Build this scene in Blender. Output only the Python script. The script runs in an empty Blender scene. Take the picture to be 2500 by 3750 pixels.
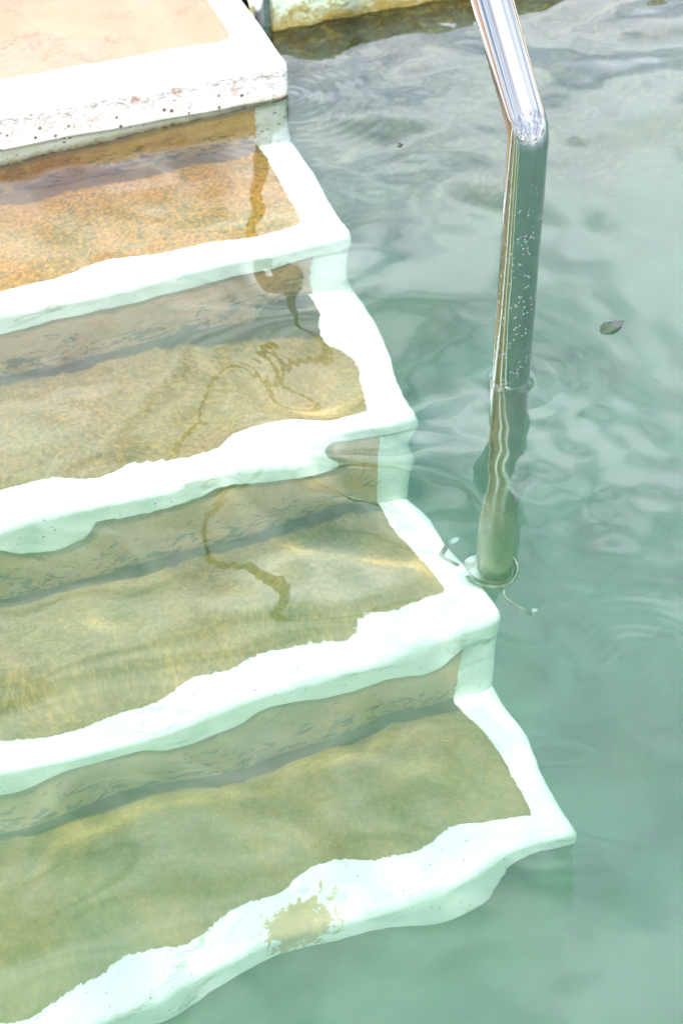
import bpy, math
import numpy as np
from mathutils import Vector, Matrix
R = math.radians
SC = bpy.context.scene

# ---------------------------------------------------------------- camera
CAMP = Vector((-0.856, -2.5434, 1.5162)); PITCH = 0.7275; YAW = 0.3546
cam = bpy.data.objects.new('camera', bpy.data.cameras.new('camera'))
SC.collection.objects.link(cam); SC.camera = cam
cam.location = CAMP; cam.rotation_euler = (math.pi/2 - PITCH, 0, -YAW)
cam.data.sensor_fit = 'HORIZONTAL'; cam.data.sensor_width = 24.0; cam.data.lens = 67.76
cam.data.clip_start = 0.05; cam.data.clip_end = 500
cam.data.dof.use_dof = True; cam.data.dof.focus_distance = 2.25; cam.data.dof.aperture_fstop = 8.0

# ---------------------------------------------------------------- world
SUN_EL, SUN_AZ = R(68), R(205)          # azimuth measured clockwise from +y
w = bpy.data.worlds.new('World'); SC.world = w; w.use_nodes = True
nt = w.node_tree; nt.nodes.clear()
def wn(t, **k):
    n = nt.nodes.new(t)
    for a, b in k.items(): setattr(n, a, b)
    return n
out = wn('ShaderNodeOutputWorld'); bg = wn('ShaderNodeBackground'); bg.inputs[1].default_value = 0.10
sky = wn('ShaderNodeTexSky', sky_type='NISHITA', sun_disc=False, sun_elevation=SUN_EL, sun_rotation=SUN_AZ)
sky.dust_density = 3.0; sky.air_density = 1.0
tc = wn('ShaderNodeTexCoord'); mp = wn('ShaderNodeMapping'); mp.inputs['Scale'].default_value = (1.0, 1.0, 1.8)
ns = wn('ShaderNodeTexNoise'); ns.inputs['Scale'].default_value = 3.4; ns.inputs['Detail'].default_value = 3.5
ns.inputs['Roughness'].default_value = .58; ns.inputs['Distortion'].default_value = .6
rp = wn('ShaderNodeValToRGB'); rp.color_ramp.elements[0].position = .37; rp.color_ramp.elements[1].position = .62
rp.color_ramp.elements[0].color = (0, 0, 0, 1); rp.color_ramp.elements[1].color = (1, 1, 1, 1)
mx = wn('ShaderNodeMix', data_type='RGBA'); mx.inputs[7].default_value = (9.5, 10.2, 11.2, 1)
nt.links.new(tc.outputs['Generated'], mp.inputs[0]); nt.links.new(mp.outputs[0], ns.inputs['Vector'])
nt.links.new(ns.outputs[0], rp.inputs[0]); nt.links.new(rp.outputs[0], mx.inputs[0])
nt.links.new(sky.outputs[0], mx.inputs[6])
# bright lobe added to the sky over the far side, strengthening water reflections
GLOW = Vector((math.sin(R(14))*math.cos(R(48)), math.cos(R(14))*math.cos(R(48)), math.sin(R(48))))
dp = wn('ShaderNodeVectorMath', operation='DOT_PRODUCT'); dp.inputs[1].default_value = GLOW; nt.links.new(tc.outputs['Generated'], dp.inputs[0])
mr = wn('ShaderNodeMapRange', interpolation_type='SMOOTHSTEP'); nt.links.new(dp.outputs['Value'], mr.inputs[0])
mr.inputs[1].default_value = .55; mr.inputs[2].default_value = 1.0; mr.inputs[3].default_value = .95; mr.inputs[4].default_value = 3.3
sc_ = wn('ShaderNodeVectorMath', operation='SCALE'); nt.links.new(mx.outputs[2], sc_.inputs[0]); nt.links.new(mr.outputs[0], sc_.inputs['Scale'])
nt.links.new(sc_.outputs[0], bg.inputs[0]); nt.links.new(bg.outputs[0], out.inputs[0])

# ---------------------------------------------------------------- sun
sl = bpy.data.lights.new('sun', 'SUN'); sl.energy = 2.9; sl.angle = R(2.5); sl.color = (1, .965, .90)
sun = bpy.data.objects.new('sun', sl); SC.collection.objects.link(sun)
sdir = Vector((math.sin(SUN_AZ)*math.cos(SUN_EL), math.cos(SUN_AZ)*math.cos(SUN_EL), math.sin(SUN_EL)))
sun.rotation_euler = sdir.to_track_quat('Z', 'Y').to_euler(); sun.location = sdir*20
sl.cycles.is_caustics_light = True

SC.view_settings.view_transform = 'Standard'; SC.view_settings.look = 'None'
SC.view_settings.exposure = .87; SC.view_settings.gamma = 1.0
SC.render.engine = 'CYCLES'
cy = SC.cycles
cy.use_denoising = True
cy.max_bounces = 14; cy.transmission_bounces = 10; cy.diffuse_bounces = 4; cy.glossy_bounces = 4; cy.volume_bounces = 3
cy.transparent_max_bounces = 8; cy.caustics_refractive = True; cy.caustics_reflective = False
cy.blur_glossy = 0.0; cy.sample_clamp_indirect = 6.0; cy.volume_step_rate = 0.3; cy.volume_max_steps = 64

# ---------------------------------------------------------------- helpers
def link(o): SC.collection.objects.link(o)
def obj(name, verts, faces, mat, parent=None, attrs=None, smooth=False):
    me = bpy.data.meshes.new(name)
    verts = np.asarray(verts, dtype=np.float32)
    if isinstance(faces, np.ndarray):
        nf, q = faces.shape
        me.vertices.add(len(verts)); me.vertices.foreach_set('co', verts.ravel())
        me.loops.add(nf*q); me.loops.foreach_set('vertex_index', faces.astype(np.int32).ravel())
        me.polygons.add(nf); me.polygons.foreach_set('loop_start', np.arange(0, nf*q, q, dtype=np.int32))
        me.polygons.foreach_set('loop_total', np.full(nf, q, dtype=np.int32))
        me.update(calc_edges=True)
    else:
        me.from_pydata(verts.tolist(), [], faces)
    if smooth: me.polygons.foreach_set('use_smooth', np.ones(len(me.polygons), dtype=bool))
    me.materials.append(mat)
    for k, a in (attrs or {}).items():
        at = me.attributes.new(k, 'FLOAT', 'POINT'); at.data.foreach_set('value', np.asarray(a, dtype=np.float32).ravel())
    me.update(); me.validate()
    o = bpy.data.objects.new(name, me); link(o); o.parent = parent
    return o
def empty(name, loc=(0, 0, 0)):
    o = bpy.data.objects.new(name, None); link(o); o.location = loc; o.empty_display_size = .1
    return o
def tag(o, label=None, cat=None, kind=None, group=None):
    if label: o['label'] = label
    if cat: o['category'] = cat
    if kind: o['kind'] = kind
    if group: o['group'] = group
    return o
def box(x0, x1, y0, y1, z0, z1):
    v = [(x, y, z) for z in (z0, z1) for y in (y0, y1) for x in (x0, x1)]
    return v, [(0, 2, 3, 1), (4, 5, 7, 6), (0, 1, 5, 4), (2, 6, 7, 3), (0, 4, 6, 2), (1, 3, 7, 5)]
def gridfaces(nu, nv, wrap=False):
    i = np.arange(nu-1)[:, None]; j = np.arange(nv if wrap else nv-1)[None]; j1 = (j+1) % nv
    return np.stack([i*nv+j, (i+1)*nv+j, (i+1)*nv+j1, i*nv+j1], -1).reshape(-1, 4)
def vnoise(x, y, seed, sc):
    """smooth value noise, sum of random sines"""
    rg = np.random.RandomState(seed); o = 0
    for k in range(9):
        a = rg.rand()*6.283; f = sc*(.5+1.6*rg.rand()); o = o + np.sin((x*math.cos(a)+y*math.sin(a))*f*6.283+rg.rand()*6.283)/(.6+f/sc)
    return o/3

# heights of the large ripples near the steps (B-spline control points 3.2 cm apart, in hundredths of a millimetre)
WAVES = [
-40,-22,-3,17,39,63,87,109,127,139,143,139,127,111,90,69,47,28,11,-1,-11,-19,-28,-37,-48,-60,-71,-80,-87,-88,-86,-79,-70,-60,-50,-41,-33,-28,-23,-19,-16,-13,-11,-8,-5,-3,-1,1,2,2,2,2,1,0,-1,-1,-2,-2,-2,-2,-2,-2,-1,-1,0,0,0,0,0,0,0,0,0,0,0,0,0,0,0,0,0,0,
-21,-14,-6,3,14,27,41,56,70,81,87,86,80,69,56,44,35,29,26,24,21,15,5,-7,-21,-34,-45,-54,-59,-60,-58,-53,-48,-43,-38,-33,-29,-26,-22,-19,-16,-12,-9,-6,-4,-2,-1,0,0,0,-1,-1,-2,-2,-3,-3,-3,-3,-3,-2,-2,-1,-1,0,0,0,0,0,0,0,0,0,0,0,0,0,0,0,0,0,0,0,
-2,-5,-8,-10,-11,-10,-6,1,10,19,27,30,29,25,20,19,22,31,42,50,53,49,38,23,7,-7,-18,-25,-28,-28,-27,-26,-25,-25,-25,-25,-25,-24,-22,-19,-15,-11,-8,-5,-3,-1,-1,-1,-2,-2,-3,-4,-5,-5,-5,-5,-4,-4,-3,-2,-1,-1,0,0,0,0,0,0,0,0,0,0,0,0,0,0,0,0,0,0,0,0,
18,5,-9,-22,-35,-47,-56,-61,-60,-54,-45,-36,-29,-25,-20,-9,10,35,60,79,87,83,71,53,36,22,14,10,9,9,9,6,2,-5,-11,-16,-20,-21,-20,-17,-13,-9,-5,-3,-1,-1,-1,-2,-4,-5,-6,-7,-7,-7,-7,-6,-5,-4,-3,-2,-1,0,0,1,1,1,1,0,0,0,0,0,0,0,0,0,0,0,0,0,0,0,
39,16,-8,-33,-59,-85,-110,-130,-143,-145,-137,-122,-103,-85,-64,-36,1,42,80,106,117,113,100,83,68,58,55,55,57,57,54,45,33,19,5,-6,-13,-16,-15,-13,-9,-5,-2,0,0,0,-2,-4,-6,-8,-9,-10,-10,-10,-9,-7,-6,-4,-3,-1,0,0,1,1,1,1,1,0,0,0,0,0,0,0,0,0,0,0,0,0,0,0,
61,28,-6,-42,-81,-123,-166,-207,-241,-260,-260,-239,-203,-159,-112,-59,1,57,100,126,135,132,122,112,106,106,111,117,122,120,110,92,70,46,25,9,-1,-6,-7,-5,-2,1,2,3,2,0,-3,-6,-9,-11,-12,-13,-12,-11,-10,-8,-6,-4,-2,-1,0,1,1,1,1,1,1,0,0,0,0,0,0,0,0,0,0,0,0,0,0,0,
84,42,-2,-49,-101,-160,-224,-290,-352,-399,-420,-401,-341,-254,-160,-63,21,80,112,125,128,129,133,142,156,171,188,201,206,198,178,148,113,79,51,31,18,11,8,8,9,9,8,6,3,-1,-5,-9,-12,-14,-15,-15,-14,-12,-10,-8,-5,-3,-1,1,1,2,2,2,1,1,0,0,0,0,0,0,0,0,0,0,0,0,0,0,0,0,
106,56,4,-53,-119,-194,-280,-374,-469,-555,-612,-614,-536,-382,-194,-28,74,107,99,81,75,91,128,177,224,263,292,309,309,289,254,209,162,121,87,64,48,39,33,28,24,20,15,9,3,-3,-8,-12,-15,-16,-16,-15,-14,-11,-9,-6,-3,0,1,2,3,3,2,2,1,0,0,0,0,0,0,0,0,0,0,0,0,0,0,0,0,0,
126,70,10,-56,-133,-225,-332,-454,-584,-712,-816,-862,-796,-562,-194,70,159,125,42,-25,-41,6,103,217,316,386,429,442,424,384,330,271,217,173,139,114,96,81,68,56,44,32,21,10,1,-6,-12,-15,-17,-17,-16,-14,-11,-8,-5,-1,1,3,4,4,4,3,2,1,0,0,0,-1,-1,0,0,0,0,0,0,0,0,0,0,0,0,0,
143,82,16,-57,-145,-251,-379,-527,-689,-854,-1001,-1096,-1074,-803,-143,212,243,110,-70,-205,-230,-131,54,257,429,549,603,592,537,465,392,328,278,240,212,188,165,141,116,91,68,46,26,9,-3,-11,-16,-17,-16,-14,-11,-8,-5,-1,3,6,8,8,8,7,5,3,2,1,0,-1,-1,-1,-1,-1,-1,0,0,0,0,0,0,0,0,0,0,0,
157,91,21,-58,-154,-271,-415,-586,-776,-970,-1142,-1251,-1232,-938,-160,265,264,53,-225,-443,-482,-305,-19,262,539,755,808,739,620,507,424,373,346,329,312,290,260,220,177,134,93,58,28,4,-11,-18,-19,-16,-11,-7,-2,2,7,11,15,17,17,15,12,9,6,3,1,0,-1,-2,-2,-1,-1,-1,-1,0,0,0,0,0,0,0,0,0,0,0,
165,97,24,-59,-160,-285,-440,-625,-835,-1048,-1226,-1310,-1224,-892,-285,172,195,-39,-378,-674,-723,-471,-140,172,612,986,1004,852,652,487,404,400,424,441,442,422,379,317,249,180,119,66,24,-6,-22,-26,-21,-12,-2,7,14,20,26,30,32,31,28,23,17,11,6,2,0,-2,-2,-3,-2,-2,-2,-1,-1,-1,0,0,0,0,0,0,0,0,0,0,
169,98,24,-61,-163,-290,-449,-639,-855,-1075,-1253,-1314,-1167,-809,-350,33,69,-139,-474,-783,-843,-604,-337,-4,632,1108,1112,901,626,398,315,407,501,572,601,577,513,427,329,230,140,66,13,-21,-35,-32,-19,-2,14,27,38,48,55,58,57,50,41,30,20,12,5,1,-2,-3,-4,-4,-3,-2,-2,-1,-1,-1,0,0,0,0,0,0,0,0,0,0,
167,96,21,-63,-164,-289,-442,-625,-831,-1041,-1216,-1282,-1119,-732,-386,-103,-49,-218,-507,-767,-855,-727,-530,-170,564,1057,1100,882,563,280,181,366,535,709,775,733,644,545,417,279,153,55,-9,-40,-45,-33,-13,10,34,55,73,88,96,96,87,72,54,38,23,12,4,-1,-4,-5,-5,-4,-4,-3,-2,-2,-1,-1,0,0,0,0,0,0,0,0,0,0,
160,90,17,-66,-163,-281,-422,-587,-769,-951,-1104,-1171,-1056,-743,-492,-168,-116,-285,-535,-751,-854,-808,-651,-296,437,939,1020,818,490,191,76,246,493,825,916,855,752,659,502,325,159,29,-44,-57,-41,-22,-2,23,55,90,122,145,151,142,120,93,66,43,25,12,3,-3,-5,-6,-6,-5,-4,-4,-3,-2,-1,-1,0,0,0,0,0,0,0,0,0,0,
149,82,11,-68,-159,-267,-392,-533,-682,-824,-936,-987,-932,-750,-576,-263,-215,-383,-609,-797,-890,-869,-697,-346,331,838,929,737,417,125,6,158,442,837,943,908,838,736,572,368,163,-3,-90,-65,-13,2,10,31,72,132,190,220,217,191,152,112,76,47,25,11,1,-4,-7,-7,-7,-6,-5,-4,-3,-2,-2,-1,-1,0,0,0,0,0,0,0,0,0,
136,72,6,-68,-151,-248,-356,-472,-587,-687,-758,-783,-754,-678,-580,-409,-387,-528,-738,-914,-980,-910,-655,-294,280,778,846,656,351,72,-30,158,406,718,820,832,868,807,638,408,174,-16,-116,-54,31,32,24,38,76,180,280,308,284,234,178,125,82,49,26,10,1,-5,-7,-8,-8,-7,-6,-5,-4,-3,-2,-1,-1,0,0,0,0,0,0,0,0,0,
121,63,2,-65,-140,-224,-316,-411,-499,-569,-609,-614,-590,-570,-553,-509,-526,-670,-885,-1062,-1067,-863,-539,-188,256,699,755,577,299,48,-33,165,352,521,602,643,840,869,680,437,204,17,-79,-22,68,65,53,60,82,230,374,383,333,263,193,133,86,51,27,11,1,-5,-8,-9,-9,-8,-7,-5,-4,-3,-2,-2,-1,0,0,0,0,0,0,0,0,0,
105,53,-1,-59,-125,-197,-276,-355,-428,-484,-513,-512,-491,-474,-477,-500,-567,-759,-978,-1136,-1065,-762,-442,-121,206,570,648,498,254,37,-40,102,228,321,415,513,744,777,638,451,262,105,16,41,113,117,110,119,143,277,415,414,351,271,196,136,89,54,30,13,3,-4,-7,-9,-9,-9,-8,-6,-5,-4,-3,-2,-1,-1,0,0,0,0,0,0,0,0,
90,45,-1,-51,-107,-169,-237,-308,-376,-433,-470,-478,-453,-400,-354,-372,-553,-778,-963,-1067,-978,-711,-424,-159,98,464,547,411,191,-4,-91,-27,56,132,255,408,553,555,539,466,353,234,151,142,187,195,200,219,245,325,413,396,333,259,193,138,94,60,35,18,5,-2,-7,-9,-10,-10,-9,-7,-6,-5,-3,-2,-1,-1,0,0,0,0,0,0,0,0,
75,38,0,-42,-88,-141,-201,-267,-338,-407,-463,-488,-458,-353,-261,-259,-438,-663,-844,-943,-889,-692,-453,-235,13,344,429,307,90,-116,-223,-198,-127,-53,40,170,301,383,474,506,468,390,315,283,299,302,316,345,369,392,393,349,295,241,189,142,102,69,43,23,9,-1,-7,-10,-11,-11,-10,-9,-7,-5,-4,-3,-1,-1,0,0,0,1,1,1,0,0,
62,32,2,-32,-70,-115,-168,-231,-305,-385,-460,-506,-475,-311,-212,-196,-226,-439,-677,-839,-857,-685,-497,-292,-46,219,312,197,-44,-302,-458,-409,-303,-229,-201,-148,27,257,457,571,590,554,504,466,447,435,444,476,500,480,374,308,269,234,195,154,115,81,52,29,13,1,-7,-11,-13,-13,-12,-10,-8,-6,-4,-3,-2,-1,0,0,1,1,1,1,1,0,
51,27,3,-23,-54,-92,-139,-197,-268,-350,-431,-485,-451,-241,-148,-114,-60,-273,-538,-743,-824,-706,-574,-362,-126,158,246,96,-191,-507,-727,-663,-528,-402,-346,-367,-253,50,435,614,680,704,713,695,638,591,580,596,602,555,404,327,290,256,218,175,133,95,62,36,16,1,-8,-13,-15,-15,-14,-12,-9,-7,-5,-3,-2,-1,0,0,1,1,1,1,1,0,
40,23,4,-16,-41,-72,-112,-163,-224,-292,-357,-393,-348,-144,-58,-38,-59,-249,-459,-643,-751,-751,-669,-446,-222,151,195,-19,-334,-661,-911,-953,-818,-555,-378,-390,-445,-275,295,529,685,830,938,967,875,775,727,706,670,607,511,431,370,315,261,207,157,111,72,41,17,1,-10,-16,-18,-18,-16,-13,-10,-7,-5,-3,-2,-1,0,1,1,1,1,1,1,0,
31,18,5,-11,-31,-55,-87,-126,-170,-215,-247,-246,-186,-62,-49,-85,-208,-306,-419,-573,-708,-757,-682,-464,-255,96,61,-181,-476,-763,-989,-1121,-1006,-708,-511,-286,-276,-577,-253,217,594,941,1175,1259,1150,996,898,824,736,674,654,578,489,403,323,250,185,128,82,45,18,-1,-13,-19,-21,-20,-18,-14,-11,-8,-5,-3,-2,0,0,1,1,1,1,1,1,0,
23,14,4,-7,-22,-40,-62,-87,-112,-130,-131,-107,-63,-48,-208,-327,-313,-322,-392,-543,-709,-714,-599,-389,-246,-106,-154,-360,-619,-842,-988,-1081,-1156,-980,-599,-256,-359,-892,-668,-72,480,1051,1408,1536,1431,1247,1092,957,823,763,781,718,616,504,397,300,216,146,90,47,16,-5,-17,-23,-24,-23,-19,-15,-11,-8,-5,-3,-1,0,0,1,1,1,1,1,1,0,
16,10,3,-4,-13,-24,-36,-48,-55,-54,-42,-26,-34,-129,-391,-533,-395,-384,-437,-565,-692,-625,-493,-338,-303,-308,-315,-507,-746,-899,-957,-1021,-1138,-874,-525,-640,-1059,-1211,-542,-70,509,1156,1630,1771,1654,1468,1262,1066,895,837,873,831,728,600,469,350,247,163,96,47,12,-10,-22,-27,-27,-24,-20,-16,-11,-8,-5,-3,-1,0,1,1,1,1,1,1,1,0,
10,6,3,-1,-5,-9,-12,-13,-9,-1,6,-6,-64,-197,-412,-541,-516,-529,-574,-643,-649,-540,-423,-347,-363,-400,-400,-583,-787,-856,-845,-877,-831,-472,-516,-1068,-1659,-1154,-437,-25,590,1345,1936,1954,1739,1517,1289,1073,893,859,942,910,808,672,527,390,271,174,98,43,6,-16,-27,-30,-29,-25,-20,-16,-11,-7,-4,-2,-1,0,1,1,1,1,1,1,1,0,
4,4,3,3,3,4,8,14,21,26,18,-19,-98,-219,-345,-392,-412,-507,-632,-663,-575,-467,-392,-360,-367,-388,-410,-529,-642,-651,-614,-531,-248,-120,-482,-1090,-1520,-1259,-714,-15,701,1550,2238,2048,1714,1358,1091,922,798,831,956,929,836,704,555,411,282,175,93,35,-2,-22,-31,-32,-30,-25,-20,-15,-10,-7,-4,-2,-1,0,1,1,1,1,1,1,0,0,
0,2,4,6,9,15,21,29,34,31,11,-35,-106,-188,-256,-299,-357,-458,-558,-573,-504,-425,-378,-366,-376,-387,-384,-375,-364,-394,-311,-29,181,27,-416,-933,-1272,-1264,-759,107,793,1617,2187,2042,1756,1403,1051,817,703,778,898,864,788,680,543,402,271,161,78,23,-9,-26,-32,-32,-29,-24,-18,-14,-9,-6,-3,-2,0,0,1,1,1,1,1,1,0,0,
-2,1,5,9,14,21,28,34,34,25,0,-40,-91,-143,-188,-236,-301,-376,-435,-448,-419,-379,-356,-357,-372,-371,-341,-301,-278,-206,116,343,324,63,-345,-761,-1038,-1049,-689,-58,637,1349,1819,1897,1775,1472,1108,840,711,720,755,717,651,577,477,354,230,126,54,9,-16,-28,-32,-30,-26,-21,-16,-12,-8,-5,-3,-1,0,1,1,1,1,1,1,1,0,0,
-3,1,6,11,17,23,29,32,28,16,-6,-36,-70,-104,-140,-183,-235,-284,-318,-332,-329,-320,-316,-319,-324,-314,-285,-245,-185,-28,255,386,297,46,-296,-643,-896,-963,-761,-299,316,961,1495,1788,1734,1457,1134,874,720,651,611,571,517,451,363,251,146,72,24,-5,-21,-28,-29,-27,-23,-18,-14,-10,-6,-4,-2,-1,0,1,1,1,1,1,1,0,0,0,
-3,1,6,12,17,22,26,25,20,9,-8,-28,-50,-74,-101,-134,-169,-199,-221,-237,-247,-254,-260,-263,-260,-245,-216,-167,-84,42,170,230,167,-11,-265,-540,-771,-902,-864,-585,-59,585,1140,1463,1487,1316,1078,858,690,573,490,429,372,308,220,125,54,17,-4,-17,-24,-26,-25,-22,-18,-14,-11,-7,-5,-3,-1,0,0,1,1,1,1,1,1,0,0,0,
-3,2,7,11,16,19,20,18,13,4,-7,-20,-34,-50,-70,-91,-112,-131,-147,-161,-176,-189,-197,-199,-192,-174,-142,-92,-23,47,86,78,8,-113,-272,-462,-644,-766,-766,-583,-202,289,740,1035,1135,1080,941,777,623,495,390,294,200,107,32,-7,-19,-24,-27,-27,-26,-24,-21,-17,-14,-11,-8,-5,-3,-2,-1,0,0,1,1,1,1,1,0,0,0,0,
-1,2,6,10,13,14,14,12,8,2,-5,-13,-21,-32,-43,-56,-68,-79,-91,-104,-117,-129,-136,-137,-128,-109,-79,-40,0,24,16,-25,-99,-196,-301,-413,-524,-602,-598,-474,-228,94,411,653,784,807,750,647,526,406,291,178,67,-30,-85,-92,-77,-59,-46,-36,-28,-22,-17,-13,-10,-7,-5,-3,-2,-1,0,0,1,1,1,1,1,0,0,0,0,0,
0,3,5,8,9,10,9,7,5,1,-3,-7,-12,-17,-23,-29,-35,-42,-51,-60,-71,-79,-84,-82,-73,-57,-35,-12,1,-4,-32,-83,-148,-221,-293,-358,-414,-447,-433,-353,-208,-17,185,362,486,546,544,492,409,309,202,94,-7,-85,-125,-128,-108,-83,-61,-43,-30,-21,-14,-9,-6,-4,-2,-1,0,0,0,1,1,1,1,1,0,0,0,0,0,0,
1,3,4,5,6,6,5,4,2,1,-1,-3,-5,-7,-9,-11,-14,-17,-23,-29,-35,-40,-42,-39,-32,-20,-8,-1,-5,-25,-60,-107,-159,-209,-254,-289,-312,-317,-299,-251,-173,-70,47,164,263,329,353,337,288,214,128,40,-39,-97,-127,-131,-116,-92,-68,-47,-31,-20,-12,-7,-3,-1,0,1,1,1,1,1,1,1,1,0,0,0,0,0,0,0,
1,2,3,3,3,3,3,2,1,0,0,0,0,0,1,1,0,-1,-4,-7,-10,-12,-12,-9,-4,2,5,1,-13,-37,-70,-108,-145,-178,-203,-218,-222,-215,-199,-174,-137,-89,-28,41,109,165,197,201,177,130,70,7,-48,-89,-111,-116,-107,-89,-68,-48,-32,-19,-11,-5,-2,0,1,2,2,2,1,1,1,1,0,0,0,0,0,0,0,0,
2,2,2,2,2,1,1,0,0,0,1,2,3,5,6,8,8,9,8,7,7,7,8,10,12,13,9,-1,-18,-41,-68,-95,-120,-138,-150,-153,-149,-140,-129,-118,-105,-88,-62,-27,14,52,81,93,87,63,27,-12,-47,-74,-90,-94,-89,-77,-61,-45,-30,-19,-10,-4,-1,1,2,2,2,2,2,1,1,1,0,0,0,0,0,0,0,0,
2,1,1,1,0,0,0,0,0,1,2,3,5,7,9,11,13,14,15,16,17,18,19,20,19,16,9,-3,-19,-38,-58,-76,-90,-99,-102,-99,-93,-86,-81,-79,-79,-78,-72,-59,-40,-17,4,18,21,13,-3,-23,-42,-57,-67,-71,-69,-61,-51,-39,-27,-17,-10,-4,-1,1,2,3,2,2,2,1,1,1,0,0,0,0,0,0,0,0,
1,1,0,0,-1,-1,-1,-1,0,1,2,4,6,8,10,12,14,16,18,19,21,23,23,23,21,15,7,-4,-18,-32,-45,-55,-62,-65,-63,-58,-53,-48,-48,-51,-58,-65,-70,-70,-64,-53,-41,-29,-22,-20,-22,-29,-36,-43,-48,-50,-49,-45,-39,-31,-23,-15,-9,-4,-1,1,2,2,2,2,2,1,1,1,0,0,0,0,0,0,0,0,
1,0,0,-1,-1,-1,-1,-1,0,1,2,4,5,7,9,12,14,16,18,20,22,23,23,22,18,13,5,-4,-14,-24,-31,-36,-38,-37,-34,-29,-25,-24,-26,-32,-41,-52,-61,-68,-70,-68,-61,-53,-45,-38,-33,-31,-31,-32,-33,-34,-33,-31,-27,-23,-18,-12,-8,-4,-1,1,2,2,2,2,2,1,1,1,0,0,0,0,0,0,0,0,
0,0,0,-1,-1,-1,-1,-1,0,1,2,3,5,7,8,10,12,14,16,18,20,21,20,18,15,10,4,-3,-10,-15,-19,-21,-20,-17,-13,-10,-8,-8,-12,-18,-28,-39,-50,-60,-66,-68,-66,-61,-53,-45,-37,-31,-26,-23,-22,-21,-20,-19,-18,-15,-12,-9,-6,-3,-1,0,1,2,2,2,1,1,1,1,0,0,0,0,0,0,0,0,
0,0,-1,-1,-1,-1,-1,-1,0,1,2,3,4,6,7,9,11,12,14,16,17,17,16,14,11,7,3,-2,-6,-8,-9,-9,-7,-4,0,2,3,1,-3,-9,-18,-29,-39,-49,-56,-60,-61,-58,-52,-45,-36,-29,-22,-17,-14,-12,-11,-10,-10,-9,-8,-6,-4,-3,-1,0,1,1,1,1,1,1,1,1,0,0,0,0,0,0,0,0,
0,0,-1,-1,-1,-1,-1,0,0,1,1,2,3,4,6,7,9,10,11,12,13,13,12,10,8,5,2,0,-2,-3,-2,-1,2,5,7,9,8,6,2,-4,-11,-20,-29,-38,-45,-49,-51,-50,-46,-40,-32,-25,-18,-13,-9,-6,-5,-4,-4,-4,-4,-3,-3,-2,-1,0,0,1,1,1,1,1,1,0,0,0,0,0,0,0,0,0,
0,0,-1,-1,-1,-1,-1,0,0,1,1,2,3,3,4,5,7,8,8,9,9,9,8,7,5,3,2,1,0,1,2,4,7,9,11,11,11,9,5,0,-6,-13,-20,-27,-33,-38,-40,-40,-37,-33,-27,-21,-14,-9,-5,-3,-1,-1,-1,-1,-1,-1,-1,-1,-1,0,0,0,0,1,1,1,0,0,0,0,0,0,0,0,0,0,
0,0,-1,-1,-1,0,0,0,0,0,1,1,2,3,3,4,5,5,6,6,6,6,5,4,3,2,2,2,2,3,5,7,9,10,12,12,11,9,6,2,-3,-8,-13,-19,-23,-27,-29,-29,-28,-25,-21,-16,-11,-7,-3,-1,1,2,2,1,1,0,0,0,0,0,0,0,0,0,0,0,0,0,0,0,0,0,0,0,0,0,
0,0,0,0,0,0,0,0,0,0,1,1,1,2,2,3,3,3,4,4,4,3,3,2,2,2,2,2,3,4,6,8,9,10,11,11,10,8,6,3,0,-4,-8,-12,-15,-18,-20,-20,-19,-18,-15,-12,-8,-5,-2,0,2,3,3,2,2,1,1,0,0,0,0,0,0,0,0,0,0,0,0,0,0,0,0,0,0,0,
0,0,0,0,0,0,0,0,0,0,0,1,1,1,1,2,2,2,2,2,2,1,1,1,1,1,2,2,3,5,6,7,8,9,9,9,8,7,6,3,1,-1,-4,-7,-9,-11,-12,-13,-12,-11,-10,-8,-5,-3,-1,1,2,3,3,3,2,2,1,1,0,0,0,0,0,0,0,0,0,0,0,0,0,0,0,0,0,0,
0,0,0,0,0,0,0,0,0,0,0,0,1,1,1,1,1,1,1,1,0,0,0,0,0,1,1,2,3,4,5,6,7,8,8,7,7,6,5,3,2,0,-1,-3,-4,-6,-6,-7,-7,-7,-6,-5,-3,-2,0,1,2,2,3,3,2,2,1,1,0,0,0,0,0,0,0,0,0,0,0,0,0,0,0,0,0,0,
0,0,0,0,0,0,0,0,0,0,0,0,0,0,0,0,0,0,0,0,0,0,0,0,0,1,1,2,3,4,5,5,6,6,6,6,5,5,4,3,2,1,0,0,-1,-2,-3,-3,-3,-3,-3,-2,-1,-1,0,1,2,2,2,2,2,2,1,1,1,0,0,0,0,0,0,0,0,0,0,0,0,0,0,0,0,0,
0,0,0,0,0,0,0,0,0,0,0,0,0,0,0,0,0,0,-1,-1,-1,-1,-1,0,0,0,1,2,2,3,3,4,4,4,4,4,4,3,3,3,2,2,2,1,1,0,0,0,-1,-1,-1,-1,0,0,1,1,1,2,2,2,2,1,1,1,1,0,0,0,0,0,0,0,0,0,0,0,0,0,0,0,0,0,
0,0,0,0,0,0,0,0,0,0,0,0,0,0,0,0,-1,-1,-1,-1,-1,-1,-1,-1,0,0,1,1,2,2,2,3,3,3,3,3,3,2,2,2,2,2,2,2,2,2,2,1,1,1,1,1,1,1,1,1,1,1,1,1,1,1,1,1,1,0,0,0,0,0,0,0,0,0,0,0,0,0,0,0,0,0,
0,0,0,0,0,0,0,0,0,0,0,0,0,0,0,-1,-1,-1,-1,-1,-1,-1,-1,-1,0,0,0,1,1,1,2,2,2,2,2,2,2,2,2,2,2,2,2,2,2,2,2,2,2,2,2,1,1,1,1,1,1,1,1,1,1,1,1,1,0,0,0,0,0,0,0,0,0,0,0,0,0,0,0,0,0,0,
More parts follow.
